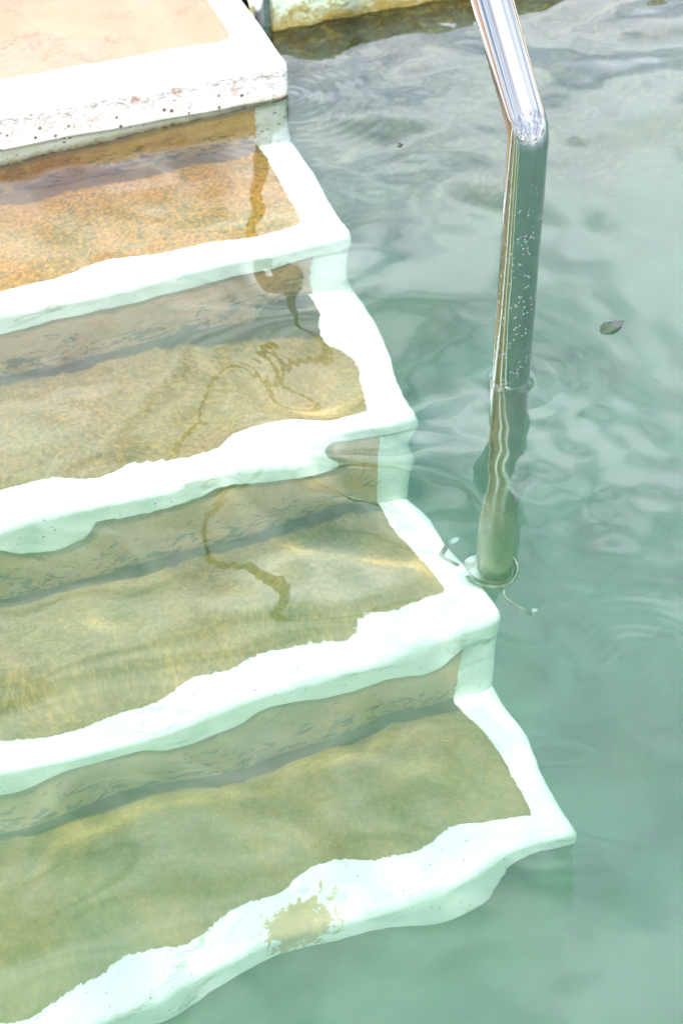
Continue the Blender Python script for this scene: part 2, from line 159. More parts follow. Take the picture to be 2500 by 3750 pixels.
0,0,0,0,0,0,0,0,0,0,0,0,0,0,0,-1,-1,-1,-1,-1,-1,-1,-1,0,0,0,0,0,1,1,1,1,1,1,1,1,1,1,1,1,2,2,2,2,3,3,3,3,2,2,2,2,1,1,1,1,1,1,1,1,1,1,0,0,0,0,0,0,0,0,0,0,0,0,0,0,0,0,0,0,0,0,
0,0,0,0,0,0,0,0,0,0,0,0,0,0,0,-1,-1,-1,-1,-1,-1,-1,-1,0,0,0,0,0,0,0,0,0,0,0,0,0,0,0,1,1,1,2,2,2,2,3,3,3,3,2,2,2,2,1,1,1,0,0,0,0,0,0,0,0,0,0,0,0,0,0,0,0,0,0,0,0,0,0,0,0,0,0,
0,0,0,0,0,0,0,0,0,0,0,0,0,0,0,-1,-1,-1,-1,-1,-1,0,0,0,0,0,0,0,0,0,-1,-1,-1,-1,-1,-1,0,0,0,0,1,1,2,2,2,3,3,3,3,2,2,2,2,1,1,1,0,0,0,0,0,0,0,0,0,0,0,0,0,0,0,0,0,0,0,0,0,0,0,0,0,0,
0,0,0,0,0,0,0,0,0,0,0,0,0,0,0,0,0,0,0,0,0,0,0,0,0,0,-1,-1,-1,-1,-1,-1,-1,-1,-1,-1,-1,-1,0,0,0,1,1,2,2,2,3,3,3,3,2,2,2,1,1,1,0,0,0,0,0,0,0,0,0,0,0,0,0,0,0,0,0,0,0,0,0,0,0,0,0,0,
]

# painted edge of each step: border depth (front), border width (right side), height of the nosing face; tenths of a millimetre
EDGES = {1: [np.array([600, 600, 600, 600, 600, 600, 600, 600, 600, 600, 600, 600, 600, 600, 600, 600, 600, 600, 600, 600, 581, 581, 582, 590, 605, 620, 628, 631, 632, 633, 638, 648, 659, 673, 688, 683, 667, 655, 645, 638, 630, 622, 626, 633, 640, 640, 626, 610, 595, 588, 587, 604, 623, 641, 659, 670, 673, 673, 658, 651])*1e-4,
    np.array([617, 617, 619, 619, 619, 620, 620, 619, 616, 611, 604, 596, 587, 579, 573, 568, 564, 559, 553, 549, 543, 538, 547, 565])*1e-4,
    np.array([514, 514, 514, 514, 514, 514, 514, 514, 514, 514, 514, 514, 514, 514, 514, 514, 514, 514, 515, 519, 519, 519, 517, 514, 510, 504, 498, 491, 484, 478, 473, 468, 464, 462, 461, 460, 460, 463, 467, 472, 476, 480, 485, 493, 508, 524, 537, 545, 547, 545, 532, 517, 503, 487, 468, 456, 453, 452, 462, 474])*1e-4],
2: [np.array([638, 638, 638, 638, 638, 638, 638, 638, 638, 638, 638, 638, 638, 638, 637, 633, 633, 633, 634, 638, 650, 666, 663, 644, 626, 604, 591, 622, 656, 678, 672, 665, 660, 652, 637, 628, 632, 631, 652, 769, 876, 839, 768, 732, 750, 816, 861, 863, 861, 840, 796, 767, 741, 700, 656, 629, 622, 621, 636, 667])*1e-4,
    np.array([582, 582, 589, 589, 589, 588, 583, 577, 570, 561, 550, 537, 524, 502, 476, 454, 455, 490, 527, 562, 645, 686, 686, 683])*1e-4,
    np.array([560, 560, 560, 560, 560, 560, 560, 560, 560, 560, 560, 560, 560, 443, 434, 443, 476, 573, 694, 722, 717, 713, 692, 593, 464, 450, 471, 486, 489, 488, 490, 491, 470, 446, 427, 411, 388, 365, 346, 319, 289, 255, 227, 220, 220, 220, 220, 222, 266, 346, 401, 431, 441, 437, 423, 410, 406, 406, 407, 418])*1e-4],
3: [np.array([589, 589, 589, 589, 589, 589, 589, 589, 582, 580, 581, 584, 591, 596, 593, 596, 602, 602, 599, 601, 607, 609, 610, 609, 607, 602, 602, 614, 629, 642, 639, 630, 622, 614, 621, 636, 648, 650, 642, 638, 638, 642, 644, 625, 596, 629, 651, 658, 646, 639, 638, 637, 636, 634, 631, 628, 628, 628, 628, 631])*1e-4,
    np.array([592, 592, 589, 589, 589, 590, 592, 593, 588, 589, 597, 605, 609, 611, 614, 618, 622, 622, 619, 614, 597, 580, 574, 573])*1e-4,
    np.array([673, 673, 673, 673, 673, 673, 719, 724, 721, 711, 680, 646, 614, 567, 507, 459, 439, 424, 413, 404, 392, 378, 361, 376, 462, 556, 635, 643, 615, 593, 579, 577, 591, 577, 473, 423, 431, 439, 444, 459, 485, 511, 535, 558, 579, 578, 542, 504, 492, 522, 562, 606, 601, 536, 438, 373, 348, 340, 476, 476])*1e-4],
4: [np.array([560, 560, 560, 549, 502, 504, 514, 548, 594, 619, 623, 621, 617, 616, 630, 647, 650, 647, 650, 645, 622, 608, 621, 630, 636, 641, 650, 659, 655, 649, 644, 638, 636, 643, 649, 653, 664, 678, 667, 651, 642, 638, 642, 638, 629, 627, 625, 655, 677, 664, 659, 659, 653, 639, 616, 589, 577, 575, 575, 609])*1e-4,
    np.array([555, 562, 565, 565, 564, 560, 552, 546, 545, 548, 550, 552, 556, 557, 555, 552, 544, 542, 556, 575, 594, 608, 612, 613])*1e-4,
    np.array([671, 671, 671, 671, 671, 671, 671, 671, 671, 671, 671, 671, 671, 671, 696, 725, 722, 711, 679, 639, 617, 606, 582, 554, 528, 502, 473, 445, 419, 388, 368, 398, 431, 452, 461, 463, 460, 458, 467, 485, 504, 523, 543, 564, 587, 601, 609, 625, 646, 599, 477, 350, 256, 262, 320, 363, 391, 405, 405, 396])*1e-4]}

# ---------------------------------------------------------------- materials
class NT:
    def __init__(s, name):
        s.m = bpy.data.materials.new(name); s.m.use_nodes = True; s.t = s.m.node_tree; s.t.nodes.clear()
        s.out = s.n('ShaderNodeOutputMaterial')
    def n(s, t, **k):
        n = s.t.nodes.new(t)
        for a, b in k.items(): setattr(n, a, b)
        return n
    def set(s, sock, v):
        if v is None: return
        if isinstance(v, bpy.types.NodeSocket): s.t.links.new(v, sock)
        else: sock.default_value = v
    def coord(s, scale=(1, 1, 1), rot=(0, 0, 0)):
        c = s.n('ShaderNodeTexCoord'); m = s.n('ShaderNodeMapping'); m.inputs['Scale'].default_value = scale
        m.inputs['Rotation'].default_value = rot
        s.t.links.new(c.outputs['Object'], m.inputs[0]); return m.outputs[0]
    def noise(s, vec, scale, detail=4, rough=.5, dist=0):
        n = s.n('ShaderNodeTexNoise'); s.t.links.new(vec, n.inputs['Vector']); n.inputs['Scale'].default_value = scale
        n.inputs['Detail'].default_value = detail; n.inputs['Roughness'].default_value = rough; n.inputs['Distortion'].default_value = dist
        return n.outputs[0]
    def vor(s, vec, scale, feature='F1'):
        n = s.n('ShaderNodeTexVoronoi', feature=feature); s.t.links.new(vec, n.inputs['Vector']); n.inputs['Scale'].default_value = scale
        return n.outputs[0]
    def ramp(s, v, lo, hi, a=0., b=1.):
        n = s.n('ShaderNodeMapRange'); n.interpolation_type = 'SMOOTHSTEP'; s.set(n.inputs[0], v)
        for i, x in zip((1, 2, 3, 4), (lo, hi, a, b)): n.inputs[i].default_value = x
        return n.outputs[0]
    def mth(s, op, a, b=None, c=None):
        n = s.n('ShaderNodeMath', operation=op); s.set(n.inputs[0], a); s.set(n.inputs[1], b)
        if c is not None: s.set(n.inputs[2], c)
        return n.outputs[0]
    def mix(s, f, a, b):
        n = s.n('ShaderNodeMix', data_type='RGBA'); s.set(n.inputs[0], f)
        for i, x in ((6, a), (7, b)):
            s.set(n.inputs[i], (*x, 1) if isinstance(x, tuple) and len(x) == 3 else x)
        return n.outputs[2]
    def attr(s, name):
        n = s.n('ShaderNodeAttribute', attribute_name=name); return n.outputs['Fac']
    def bump(s, h, dist, strength=1.):
        n = s.n('ShaderNodeBump'); n.inputs['Strength'].default_value = strength; n.inputs['Distance'].default_value = dist
        s.set(n.inputs['Height'], h); return n.outputs[0]
    def pbr(s, col, rough=.7, metal=0., normal=None, spec=.4):
        n = s.n('ShaderNodeBsdfPrincipled'); s.set(n.inputs['Base Color'], (*col, 1) if isinstance(col, tuple) else col)
        s.set(n.inputs['Roughness'], rough); s.set(n.inputs['Metallic'], metal); n.inputs['Specular IOR Level'].default_value = spec
        if normal is not None: s.set(n.inputs['Normal'], normal)
        s.t.links.new(n.outputs[0], s.out.inputs[0]); return n

def step_mat(k, A, B, Cc, Ra, Rb, Rc, white=(.88, .90, .87), whitestain=(.55, .56, .42)):
    m = NT('step_concrete_%d' % k); P = m.coord()
    sd, ris, low = m.attr('sd'), m.attr('riser'), m.attr('low')
    big = m.noise(P, 5, 4, .6, .5); mid = m.noise(P, 22, 6, .6, 1.2); fine = m.noise(P, 160, 4, .65, .8); grit = m.noise(P, 420, 2, .6)
    top = m.mix(m.ramp(big, .38, .64), A, B)
    top = m.mix(m.mth('MULTIPLY', m.ramp(mid, .45, .75), .55), top, Cc)
    top = m.mix(m.mth('MULTIPLY', m.ramp(fine, .50, .60), [.3, .6, .5, .42, .3][k]), top, tuple(min(1, c*1.7) for c in A) if k else Cc)
    top = m.mix(m.mth('MULTIPLY', m.ramp(fine, .47, .38), [.15, .65, .45, .3, .22][k]), top, tuple(c*.35 for c in B) if k else Cc)
    # riser: thin wash over bare render, dark blotches with ragged outlines
    rz = m.mix(m.ramp(big, .4, .6), Ra, Rb)
    bl = m.noise(m.coord((1, 1, 1.8)), 34, 6, .7, 1.)
    thr = m.mth('SUBTRACT', bl, m.mth('MULTIPLY', m.ramp(low, .0, .13), .12))
    rz = m.mix(m.mth('MULTIPLY', m.ramp(thr, .50, .54), .75), rz, Rc)
    rz = m.mix(m.mth('MULTIPLY', m.ramp(grit, .60, .66), .6), rz, tuple(c*.5 for c in Rc))
    if k:       # darker ragged band along the foot of the riser behind
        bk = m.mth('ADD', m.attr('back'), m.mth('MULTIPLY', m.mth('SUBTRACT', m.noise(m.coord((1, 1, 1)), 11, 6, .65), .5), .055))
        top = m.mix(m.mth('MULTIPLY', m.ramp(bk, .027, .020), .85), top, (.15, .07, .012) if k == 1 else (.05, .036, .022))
    bare = m.mix(ris, top, rz)
    if k == 0:
        sc1 = m.mth('MULTIPLY', m.ramp(m.noise(P, 11, 6, .7, .6), .54, .66), m.ramp(m.noise(P, 120, 4, .7), .42, .58))
        bare = m.mix(m.mth('MULTIPLY', m.mth('MULTIPLY', sc1, .55), m.mth('SUBTRACT', 1., ris)), bare, (.15, .10, .085))
        gd = m.mth('MULTIPLY', m.ramp(m.vor(P, 120), .14, .09), m.ramp(m.noise(P, 23, 2), .55, .60))
        bare = m.mix(m.mth('MULTIPLY', gd, .8), bare, (.06, .04, .03))
    e = m.mth('ADD', sd, m.mth('MULTIPLY', m.mth('ADD', m.mth('SUBTRACT', m.noise(P, 70, 5, .75), .5), m.mth('MULTIPLY', m.mth('SUBTRACT', m.noise(P, 160, 3, .6), .5), .6)), .009))
    pm = m.ramp(e, -.0006, .0006)
    st = m.noise(P, 14, 6, .7, .6) if k else m.noise(P, 9, 2)
    wh = m.mix(m.mth('MULTIPLY', m.ramp(st, .52, .8), .35), white, whitestain)
    wh = m.mix(m.mth('MULTIPLY', m.mth('MULTIPLY', m.ramp(e, .012, .001), m.ramp(mid, .5, .62)), .5), wh, whitestain)
    dots = m.mth('MULTIPLY', m.ramp(m.vor(P, 120), .15, .10), m.ramp(m.noise(P, 31, 2), .50, .55))
    wh = m.mix(m.mth('MULTIPLY', dots, .95), wh, (.05, .045, .03))
    if k == 0:
        face = m.attr('face')
        g1 = m.noise(m.coord((1, 1, 3)), 55, 7, .75, 1.5)
        band = m.mth('MULTIPLY', m.ramp(face, .000, .006), m.ramp(face, .055, .018))
        gm = m.mth('MULTIPLY', m.ramp(g1, .47, .60), m.mth('ADD', m.mth('MULTIPLY', m.mth('MULTIPLY', m.ramp(face, .0, .004), m.ramp(face, .026, .010)), 1.), m.mth('MULTIPLY', m.ramp(face, .010, .020), m.mth('MULTIPLY', m.ramp(face, .06, .03), .55))))
        wh = m.mix(m.mth('MINIMUM', m.mth('MULTIPLY', gm, .95), .8), wh, (.17, .15, .14))
        wh = m.mix(m.mth('MULTIPLY', m.mth('MULTIPLY', m.ramp(m.noise(P, 30, 5, .7), .55, .65), band), .8), wh, (.42, .24, .17))
        d2 = m.mth('MULTIPLY', m.ramp(m.vor(P, 62), .21, .15), m.ramp(m.noise(P, 17, 3), .40, .47))
        wh = m.mix(m.mth('MULTIPLY', m.mth('MULTIPLY', d2, m.ramp(face, .012, .045)), .95), wh, (.06, .035, .01))
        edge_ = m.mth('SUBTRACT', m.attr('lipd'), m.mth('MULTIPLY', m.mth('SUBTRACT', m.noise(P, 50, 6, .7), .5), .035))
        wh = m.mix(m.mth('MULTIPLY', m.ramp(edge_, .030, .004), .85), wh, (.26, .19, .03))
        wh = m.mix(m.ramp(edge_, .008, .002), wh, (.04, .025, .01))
    if k == 4:
        mpp = m.n('ShaderNodeMapping'); m.t.links.new(P, mpp.inputs[0]); mpp.inputs['Location'].default_value = (.385/.060, 1.134/.030, .735/.06); mpp.inputs['Scale'].default_value = (1/.060, 1/.030, 1/.06)
        ln = m.n('ShaderNodeVectorMath', operation='LENGTH'); m.t.links.new(mpp.outputs[0], ln.inputs[0])
        pe = m.mth('ADD', ln.outputs['Value'], m.mth('MULTIPLY', m.mth('SUBTRACT', m.noise(P, 62, 6, .75, .4), .5), 3.4))
        wh = m.mix(m.mth('MULTIPLY', m.ramp(pe, .92, .88), .95), wh, m.mix(m.ramp(mid, .4, .6), (.60, .40, .17), (.48, .32, .15)))
    if k:       # algae film and thin worn brushwork on the white paint
        wn_ = m.mth('MULTIPLY', m.ramp(m.noise(m.coord((.35, 1, 1)), 38, 6, .72, .8), .52, .70), m.ramp(m.noise(P, 6, 3), .42, .60))
        wh = m.mix(m.mth('MULTIPLY', wn_, .8), wh, (.34, .33, .20))
    nrm = m.bump(m.mth('ADD', m.mth('MULTIPLY', m.noise(P, 45, 6, .65), .7), m.mth('MULTIPLY', pm, .35)), .004, .6)
    m.pbr(m.mix(pm, bare, wh), .75, 0, nrm, .3)
    return m.m

ZS = [.0589, -.1686, -.3575, -.5464, -.7353]; YS = [0, -.2879, -.5916, -.8652, -1.1503]
OV = .003; XL = -2.6
NOSE = [.085, .045, .045, .045, .045]          # height of the nosing's front face
PSID = [.057, .059, .066, .058, .050]; PFRO = [.099, .068, .063, .065, .057]
ORD = 'unused'
def make_step(k, mat, root):
    zt, yf = ZS[k], YS[k]
    zn = ZS[k+1] if k < 4 else -1.56
    yb = (YS[k-1] + OV + .03) if k else 1.6
    xs = np.unique(np.concatenate([np.linspace(XL, -1.15, 20), np.linspace(-1.15, -.02, 230), -.020+.020*np.sin(np.linspace(0, math.pi/2, 9))]))
    r = .014 if k else .010; pr = []      # profile: (y, z below top, kind)
    for t in np.linspace(0, 1, 60): pr.append((yb+(yf+r-yb)*t, 0, 0, 0))
    for a in np.linspace(.15, 1, 7)*math.pi/2: pr.append((yf+r-r*math.sin(a), -r+r*math.cos(a), .3, 0))
    for t in np.linspace(0, 1, 24)[1:]: pr.append((yf-.002*t, -r-(1)*t, 1, 1))      # z scaled later by nose height
    n_face = len(pr)
    pr.append((yf+.0, 0, 1, 2)); pr.append((yf+OV, 0, 1, 3))
    for t in np.linspace(0, 1, 44)[1:]: pr.append((yf+OV, -t, 1, 4))
    pr = np.array(pr); n = len(pr)
    X = np.repeat(xs[:, None], n, 1); Y = np.repeat(pr[None, :, 0], len(xs), 0); Z = np.zeros_like(X)
    nose = NOSE[k] + .0*xs if k == 0 else np.clip(np.interp(xs, np.linspace(-.85, 0, 60), EDGES[k][2]), .034, .060) + .0012*vnoise(xs, xs*0, 70+k, 25)
    if k == 0: nose = .070 + .105*np.clip(-xs, 0, .8) + .004*vnoise(xs, xs*0, 9, 9)
    kind = pr[None, :, 3]; nh = nose[:, None]; zz = pr[None, :, 1]
    total = zt - zn + .004
    Z = np.where(kind == 0, zz, np.where(kind == 1, -r+(zz+r)*(nh-r), np.where(kind <= 3, -nh-.0015, -nh-.0015+zz*(total-nh-.0015))))
    # hand plastered surface: slow waviness of the front and the top
    Y = Y + np.where(pr[None, :, 0] < yf+.03, .0030*vnoise(X, Z*1.0, 11+k, 2.2)+.0012*vnoise(X, Z, 31+k, 12), 0)
    Z = Z + np.where(kind == 0, .0012*vnoise(X, Y, 21+k, 5), 0)
    # rounded right-hand end
    ins = .020-np.sqrt(np.maximum(0, .020**2-np.clip(X+.020, 0, .020)**2))
    ins = ins*.6
    Z = Z - np.where(kind == 0, ins, ins*np.clip(1+Z/.03, 0, 1)); Y = Y + np.where(pr[None, :, 0] < yf+.02, ins, 0)
    X = X + .0018*vnoise(Y, Z, 41+k, 7)*(X > -.03) - .0015*(k % 2)
    # paint edge
    if k:
        pf = np.interp(xs, np.linspace(-.85, 0, 60), EDGES[k][0]); ps = np.interp(pr[:, 0], np.linspace(YS[k], YS[k-1], 24), EDGES[k][1])
    else:
        pf = PFRO[k] + .0022*vnoise(xs, xs*0, 61+k, 5); ps = PSID[k] + .002*vnoise(pr[:, 0], pr[:, 0]*0, 81+k, 6)
    if k == 0: ps = ps + .0*pr[:, 0]
    d_front = (yf+pf)[:, None]-pr[None, :, 0]; d_side = X+ps[None, :]
    sd_top = np.maximum(d_front, d_side)
    sd = np.where(kind == 0, sd_top, np.where(kind <= 2, .05, d_side if k < 4 else -.05))
    # soften the lip
    ris = np.clip(kind-2, 0, 1)*np.ones_like(X); low = np.where(kind == 4, zt+Z-zn, .3); face = np.where(kind >= 1, -Z, np.where(pr[None, :, 0] < yf+.02, -.0, -.02))*np.ones_like(X)
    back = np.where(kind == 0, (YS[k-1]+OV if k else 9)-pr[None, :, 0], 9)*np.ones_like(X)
    lipd = np.where((kind >= 1) & (kind <= 3), nh+Z, .2)*np.ones_like(X)
    verts = np.stack([X, Y, Z+zt], -1).reshape(-1, 3); f = gridfaces(len(xs), n)[:, ::-1]
    V = verts; F = [tuple(q) for q in f.tolist()]
    # closing sheets: right end, left end, back, underside (down to the bed)
    def addv(p):
        nonlocal V; V = np.vstack([V, p]); return len(V)-1
    nx = len(xs); zb = -1.56
    rr = [ (nx-1)*n+j for j in range(n)]; ll = [j for j in range(n)]
    xr, xl = float(V[rr[-1]][0]), float(V[ll[-1]][0])
    a = addv([[xr, yf+OV, zb-.001*k]]); b = addv([[xr, yb, zb-.001*k]]); c = addv([[xl, yf+OV, zb-.001*k]]); d = addv([[xl, yb, zb-.001*k]])
    F.append(tuple(rr[::-1]+[b, a])[::-1] if False else tuple(rr+[a, b])); F.append(tuple((ll+[c, d])[::-1]))
    F.append((b, d, ll[0], rr[0])); F.append((a, rr[-1], ll[-1], c)); F.append((a, c, d, b))
    pad = lambda q, v: np.concatenate([q.ravel(), np.full(4, v)])
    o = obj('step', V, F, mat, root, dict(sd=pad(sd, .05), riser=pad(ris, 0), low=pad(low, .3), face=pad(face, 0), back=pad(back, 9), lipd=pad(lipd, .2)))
    me = o.data; me.polygons.foreach_set('use_smooth', np.array([i < len(f) for i in range(len(me.polygons))]))
    o.cycles.is_caustics_receiver = True
    return o
root = tag(empty('pool_steps', (-1.0, -.6, 0)), 'submerged concrete pool staircase with white painted tread borders running down into green water', 'staircase')
root_l = root.location.copy()
TOPW = (.80, .82, .79)
SM = [step_mat(0, (.36, .222, .142), (.40, .26, .18), (.30, .19, .14), (.42, .16, .012), (.64, .38, .07), (.10, .06, .015), (.86, .86, .86), (.72, .72, .72)),
      step_mat(1, (.42, .19, .010), (.24, .17, .010), (.46, .22, .035), (.70, .38, .20), (.62, .38, .21), (.15, .12, .10)),
      step_mat(2, (.30, .175, .05), (.24, .165, .045), (.27, .17, .06), (.68, .39, .19), (.58, .38, .19), (.15, .12, .09)),
      step_mat(3, (.27, .17, .05), (.21, .155, .042), (.24, .16, .055), (.62, .38, .17), (.50, .36, .17), (.13, .11, .08)),
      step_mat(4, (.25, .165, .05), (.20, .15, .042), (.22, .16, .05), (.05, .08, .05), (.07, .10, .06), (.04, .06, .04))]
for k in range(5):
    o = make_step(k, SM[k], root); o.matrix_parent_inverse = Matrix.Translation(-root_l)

# ---------------------------------------------------------------- setting: bed, deck, far edge
def simple(name, c1, c2, sc=8, rough=.8, bump=.004):
    m = NT(name); P = m.coord(); c_ = m.mix(m.ramp(m.noise(P, sc, 7, .6, .4), .35, .65), c1, c2)
    m.pbr(c_, rough, 0, m.bump(m.noise(P, sc*8, 4), bump, .5)); return m.m
bedm = simple('bed_sand', (.16, .20, .12), (.26, .30, .18), 2.5)
g = 60; gx, gy = np.meshgrid(np.linspace(-9, 10, g), np.linspace(-10, 3, g), indexing='ij')
bed = obj('pool_floor', np.stack([gx, gy, -1.5+.02*vnoise(gx, gy, 3, .6)], -1).reshape(-1, 3), gridfaces(g, g), bedm, None, smooth=True)
tag(bed, 'pale green silty floor of the pool', kind='structure'); bed.cycles.is_caustics_receiver = True

mw = NT('pool_edge_paint'); P = mw.coord()
gz = mw.n('ShaderNodeSeparateXYZ'); mw.t.links.new(P, gz.inputs[0])
hz = mw.mth('ADD', gz.outputs[2], mw.mth('MULTIPLY', mw.mth('SUBTRACT', mw.noise(P, 16, 6, .7, .8), .5), .10))
cw = mw.mix(mw.ramp(hz, .050, .0), (.62, .76, .58), (.36, .27, .07))
cw = mw.mix(mw.ramp(hz, .004, -.012), cw, (.13, .095, .04))
cw = mw.mix(mw.mth('MULTIPLY', mw.ramp(mw.noise(P, 24, 6, .75, 1), .50, .60), .8), cw, (.36, .27, .06))
mw.pbr(cw, .8, 0, mw.bump(mw.noise(P, 30, 6, .7), .012, .8))
# rough far edge of the pool to the right of the steps (top level with the landing)
nx_, nz_ = 260, 40
ex = np.linspace(.004, 4.5, nx_); prof = [(.205, z) for z in np.linspace(-1.6, .05, 30)]+[(.208, .056), (.215, .060)]+[(y, .060) for y in np.linspace(.23, .45, 8)]
prof = np.array(prof); EX = np.repeat(ex[:, None], len(prof), 1); EY = np.repeat(prof[None, :, 0], nx_, 0)+.012*vnoise(EX, prof[None, :, 1], 5, 2.2)+.006*vnoise(EX, prof[None, :, 1], 6, 12)*(prof[None, :, 0] < .22); EZ = np.repeat(prof[None, :, 1], nx_, 0)+0*EX
edge = obj('pool_wall', np.stack([EX, EY, EZ], -1).reshape(-1, 3), gridfaces(nx_, len(prof))[:, ::-1], mw.m, None, smooth=True)
tag(edge, 'algae stained pale green pool wall just behind the painted landing', 'wall'); edge.cycles.is_caustics_receiver = True
dm = simple('deck_paint', (.36, .222, .142), (.40, .26, .18), 5)
v, f = box(-9, 10, 1.602, 9, -1.6, .056); v2, f2 = box(.004, 10, .452, 1.600, -1.6, .057)
dk = obj('pool_deck', v+v2, f+[tuple(i+8 for i in q) for q in f2], dm); tag(dk, 'beige concrete deck round the pool', kind='structure')

# ---------------------------------------------------------------- water
SHEEN = 1.5
NXW, NYW = 58, 82
WH = np.array(WAVES, dtype=float).reshape(NXW, NYW)*1e-5
def bsp(t):
    return np.stack([(1-t)**3, 3*t**3-6*t**2+4, -3*t**3+3*t**2+3*t+1, t**3], -1)/6
def basism(x, x0, dx, n):
    u = np.clip((x-x0)/dx, 0, n-3.001); i = u.astype(int); M = np.zeros((len(x), n)); wts = bsp(u-i)
    for q in range(4): M[np.arange(len(x)), i+q] += wts[:, q]
    return M
def spaced(lo, hi, a, b, st):
    m_ = np.arange(a, b, st); up = [m_[-1]]; s = st
    while up[-1] < hi: s *= 1.25; up.append(up[-1]+min(s, .25))
    up[-1] = hi; dn = [m_[0]]; s = st
    while dn[-1] > lo: s *= 1.25; dn.append(dn[-1]-min(s, .25))
    dn[-1] = lo
    return np.unique(np.concatenate([dn[::-1], m_, up]))
wx = spaced(-2.5, 4.4, -.86, .80, .0035); wy = spaced(-9.5, .30, -1.78, .27, .0035)
Bx, By = basism(wx, -1.05, .032, NXW), basism(wy, -1.9, .032, NYW)
H = Bx @ WH @ By.T
fx = np.clip((wx+1.02)/.15, 0, 1)*np.clip((.70-wx)/.15, 0, 1); fy = np.clip((wy+1.85)/.12, 0, 1)*np.clip((.62-wy)/.1, 0, 1)
H *= fx[:, None]*fy[None]
GX, GY = np.meshgrid(wx, wy, indexing='ij')
def trains(seed, n, l0, l1, slope, ang=None, spread=3.14):
    rg = np.random.RandomState(seed); o = np.zeros_like(GX)
    for _ in range(n):
        lam = l0*(l1/l0)**rg.rand(); a = (ang if ang is not None else 0)+(rg.rand()*2-1)*spread; k_ = 6.2832/lam
        wob = .35*lam*np.sin((GX*math.sin(a)-GY*math.cos(a))*k_*.37+rg.rand()*6)
        o += slope/k_*np.sin((GX*math.cos(a)+GY*math.sin(a)+wob)*k_+rg.rand()*6.283)
    return o/math.sqrt(n)*1.41

W = trains(1, 10, .25, .7, .010) + trains(2, 14, .06, .20, .009)
up = np.clip((GY+.55)/.5, 0, 1)*np.clip((GX+.05)/.2, 0, 1)
W += up*(trains(3, 9, .14, .42, .040, 1.25, .6) + trains(4, 8, .04, .09, .008, 1.2, 1.2))
fine = trains(5, 16, .010, .028, .010)*np.clip(.45+.8*vnoise(GX, GY, 6, 3.0), 0, 1.2)
W += fine*.5 + trains(8, 12, .05, .13, .005)*np.clip(.3+vnoise(GX, GY, 16, 1.6), 0, 1)*(GX < .15)
RXP, RYP = .0284, -.779
def rings(cx, cyy, lam, amp, dec, r0=.02):
    r_ = np.hypot(GX-cx, GY-cyy); return amp*np.sin((r_-r0)*6.2832/lam)*np.exp(-np.maximum(r_-r0, 0)/dec)
W += trains(21, 8, .05, .12, .040)*np.exp(-((GX-.02)/.13)**2-((GY+.93)/.17)**2)
W += rings(RXP, RYP, .016, .00006, .07) + rings(RXP+.01, RYP-.0, .05, .00022, .12)
W += rings(.0, .0, .018, .00010, .10)+rings(-.42, -.80, .013, .00006, .05)+rings(-.52, -.72, .011, .00005, .06)+rings(-.30, -.66, .012, .00005, .06)+rings(-.05, -1.30, .014, .00007, .07)
mcap = .0035*np.exp(-np.maximum(np.hypot(GX-RXP, GY-RYP)-.0242, 0)/.003)      # meniscus on the rail
H = H + W*np.clip((4.3-GX)/.5, 0, 1) + mcap
nx, ny = H.shape
V = np.stack([GX, GY, H], -1).reshape(-1, 3); F = gridfaces(nx, ny)
loop = [i*ny for i in range(nx)]+[(nx-1)*ny+j for j in range(1, ny)]+[i*ny+ny-1 for i in range(nx-2, -1, -1)]+[j for j in range(ny-2, 0, -1)]
nb = len(V); low_ = V[loop].copy(); low_[:, 2] = -1.75; V = np.vstack([V, low_]); L = len(loop); ar = np.arange(L); lp = np.array(loop)
F2 = np.stack([lp, nb+ar, nb+(ar+1) % L, lp[(ar+1) % L]], -1)
c0 = nb; cs = [nb, nb+nx-1, nb+nx-1+ny-1, nb+2*(nx-1)+ny-1]
m = NT('water')
rf = m.n('ShaderNodeBsdfRefraction'); rf.inputs['IOR'].default_value = 1.333; rf.inputs['Roughness'].default_value = 0; rf.inputs['Color'].default_value = (1, 1, 1, 1)
gs_ = m.n('ShaderNodeBsdfGlossy'); gs_.inputs['Roughness'].default_value = 0; gs_.inputs['Color'].default_value = (1, 1, 1, 1)
fr = m.n('ShaderNodeFresnel'); fr.inputs['IOR'].default_value = 1.333
sh = m.n('ShaderNodeMixShader'); m.t.links.new(m.mth('MINIMUM', m.mth('MULTIPLY', fr.outputs[0], SHEEN), 1.), sh.inputs[0])
m.t.links.new(rf.outputs[0], sh.inputs[1]); m.t.links.new(gs_.outputs[0], sh.inputs[2]); m.t.links.new(sh.outputs[0], m.out.inputs['Surface'])
# silt: clear near the surface, thick near the bed
gp = m.n('ShaderNodeNewGeometry'); gz_ = m.n('ShaderNodeSeparateXYZ'); m.t.links.new(gp.outputs[0], gz_.inputs[0])
top_ = m.ramp(gz_.outputs[2], .02, -.04); silt = m.ramp(gz_.outputs[2], -.72, -.86, .32, 9.)
pn = m.n('ShaderNodeTexNoise'); m.t.links.new(gp.outputs[0], pn.inputs['Vector']); pn.inputs['Scale'].default_value = 3.5; pn.inputs['Detail'].default_value = 3; pn.inputs['Distortion'].default_value = 2
den = m.mth('MULTIPLY', m.mth('MULTIPLY', top_, silt), m.ramp(pn.outputs[0], .38, .62, .3, 1.9))
va = m.n('ShaderNodeVolumeAbsorption'); va.inputs[0].default_value = (.10, .98, .50, 1); m.t.links.new(m.mth('MULTIPLY', top_, .42), va.inputs[1])
vs = m.n('ShaderNodeVolumeScatter'); vs.inputs[0].default_value = (.32, 1.0, .43, 1); m.t.links.new(den, vs.inputs[1]); vs.inputs['Anisotropy'].default_value = .2
ad = m.n('ShaderNodeAddShader'); m.t.links.new(va.outputs[0], ad.inputs[0]); m.t.links.new(vs.outputs[0], ad.inputs[1]); m.t.links.new(ad.outputs[0], m.out.inputs['Volume'])
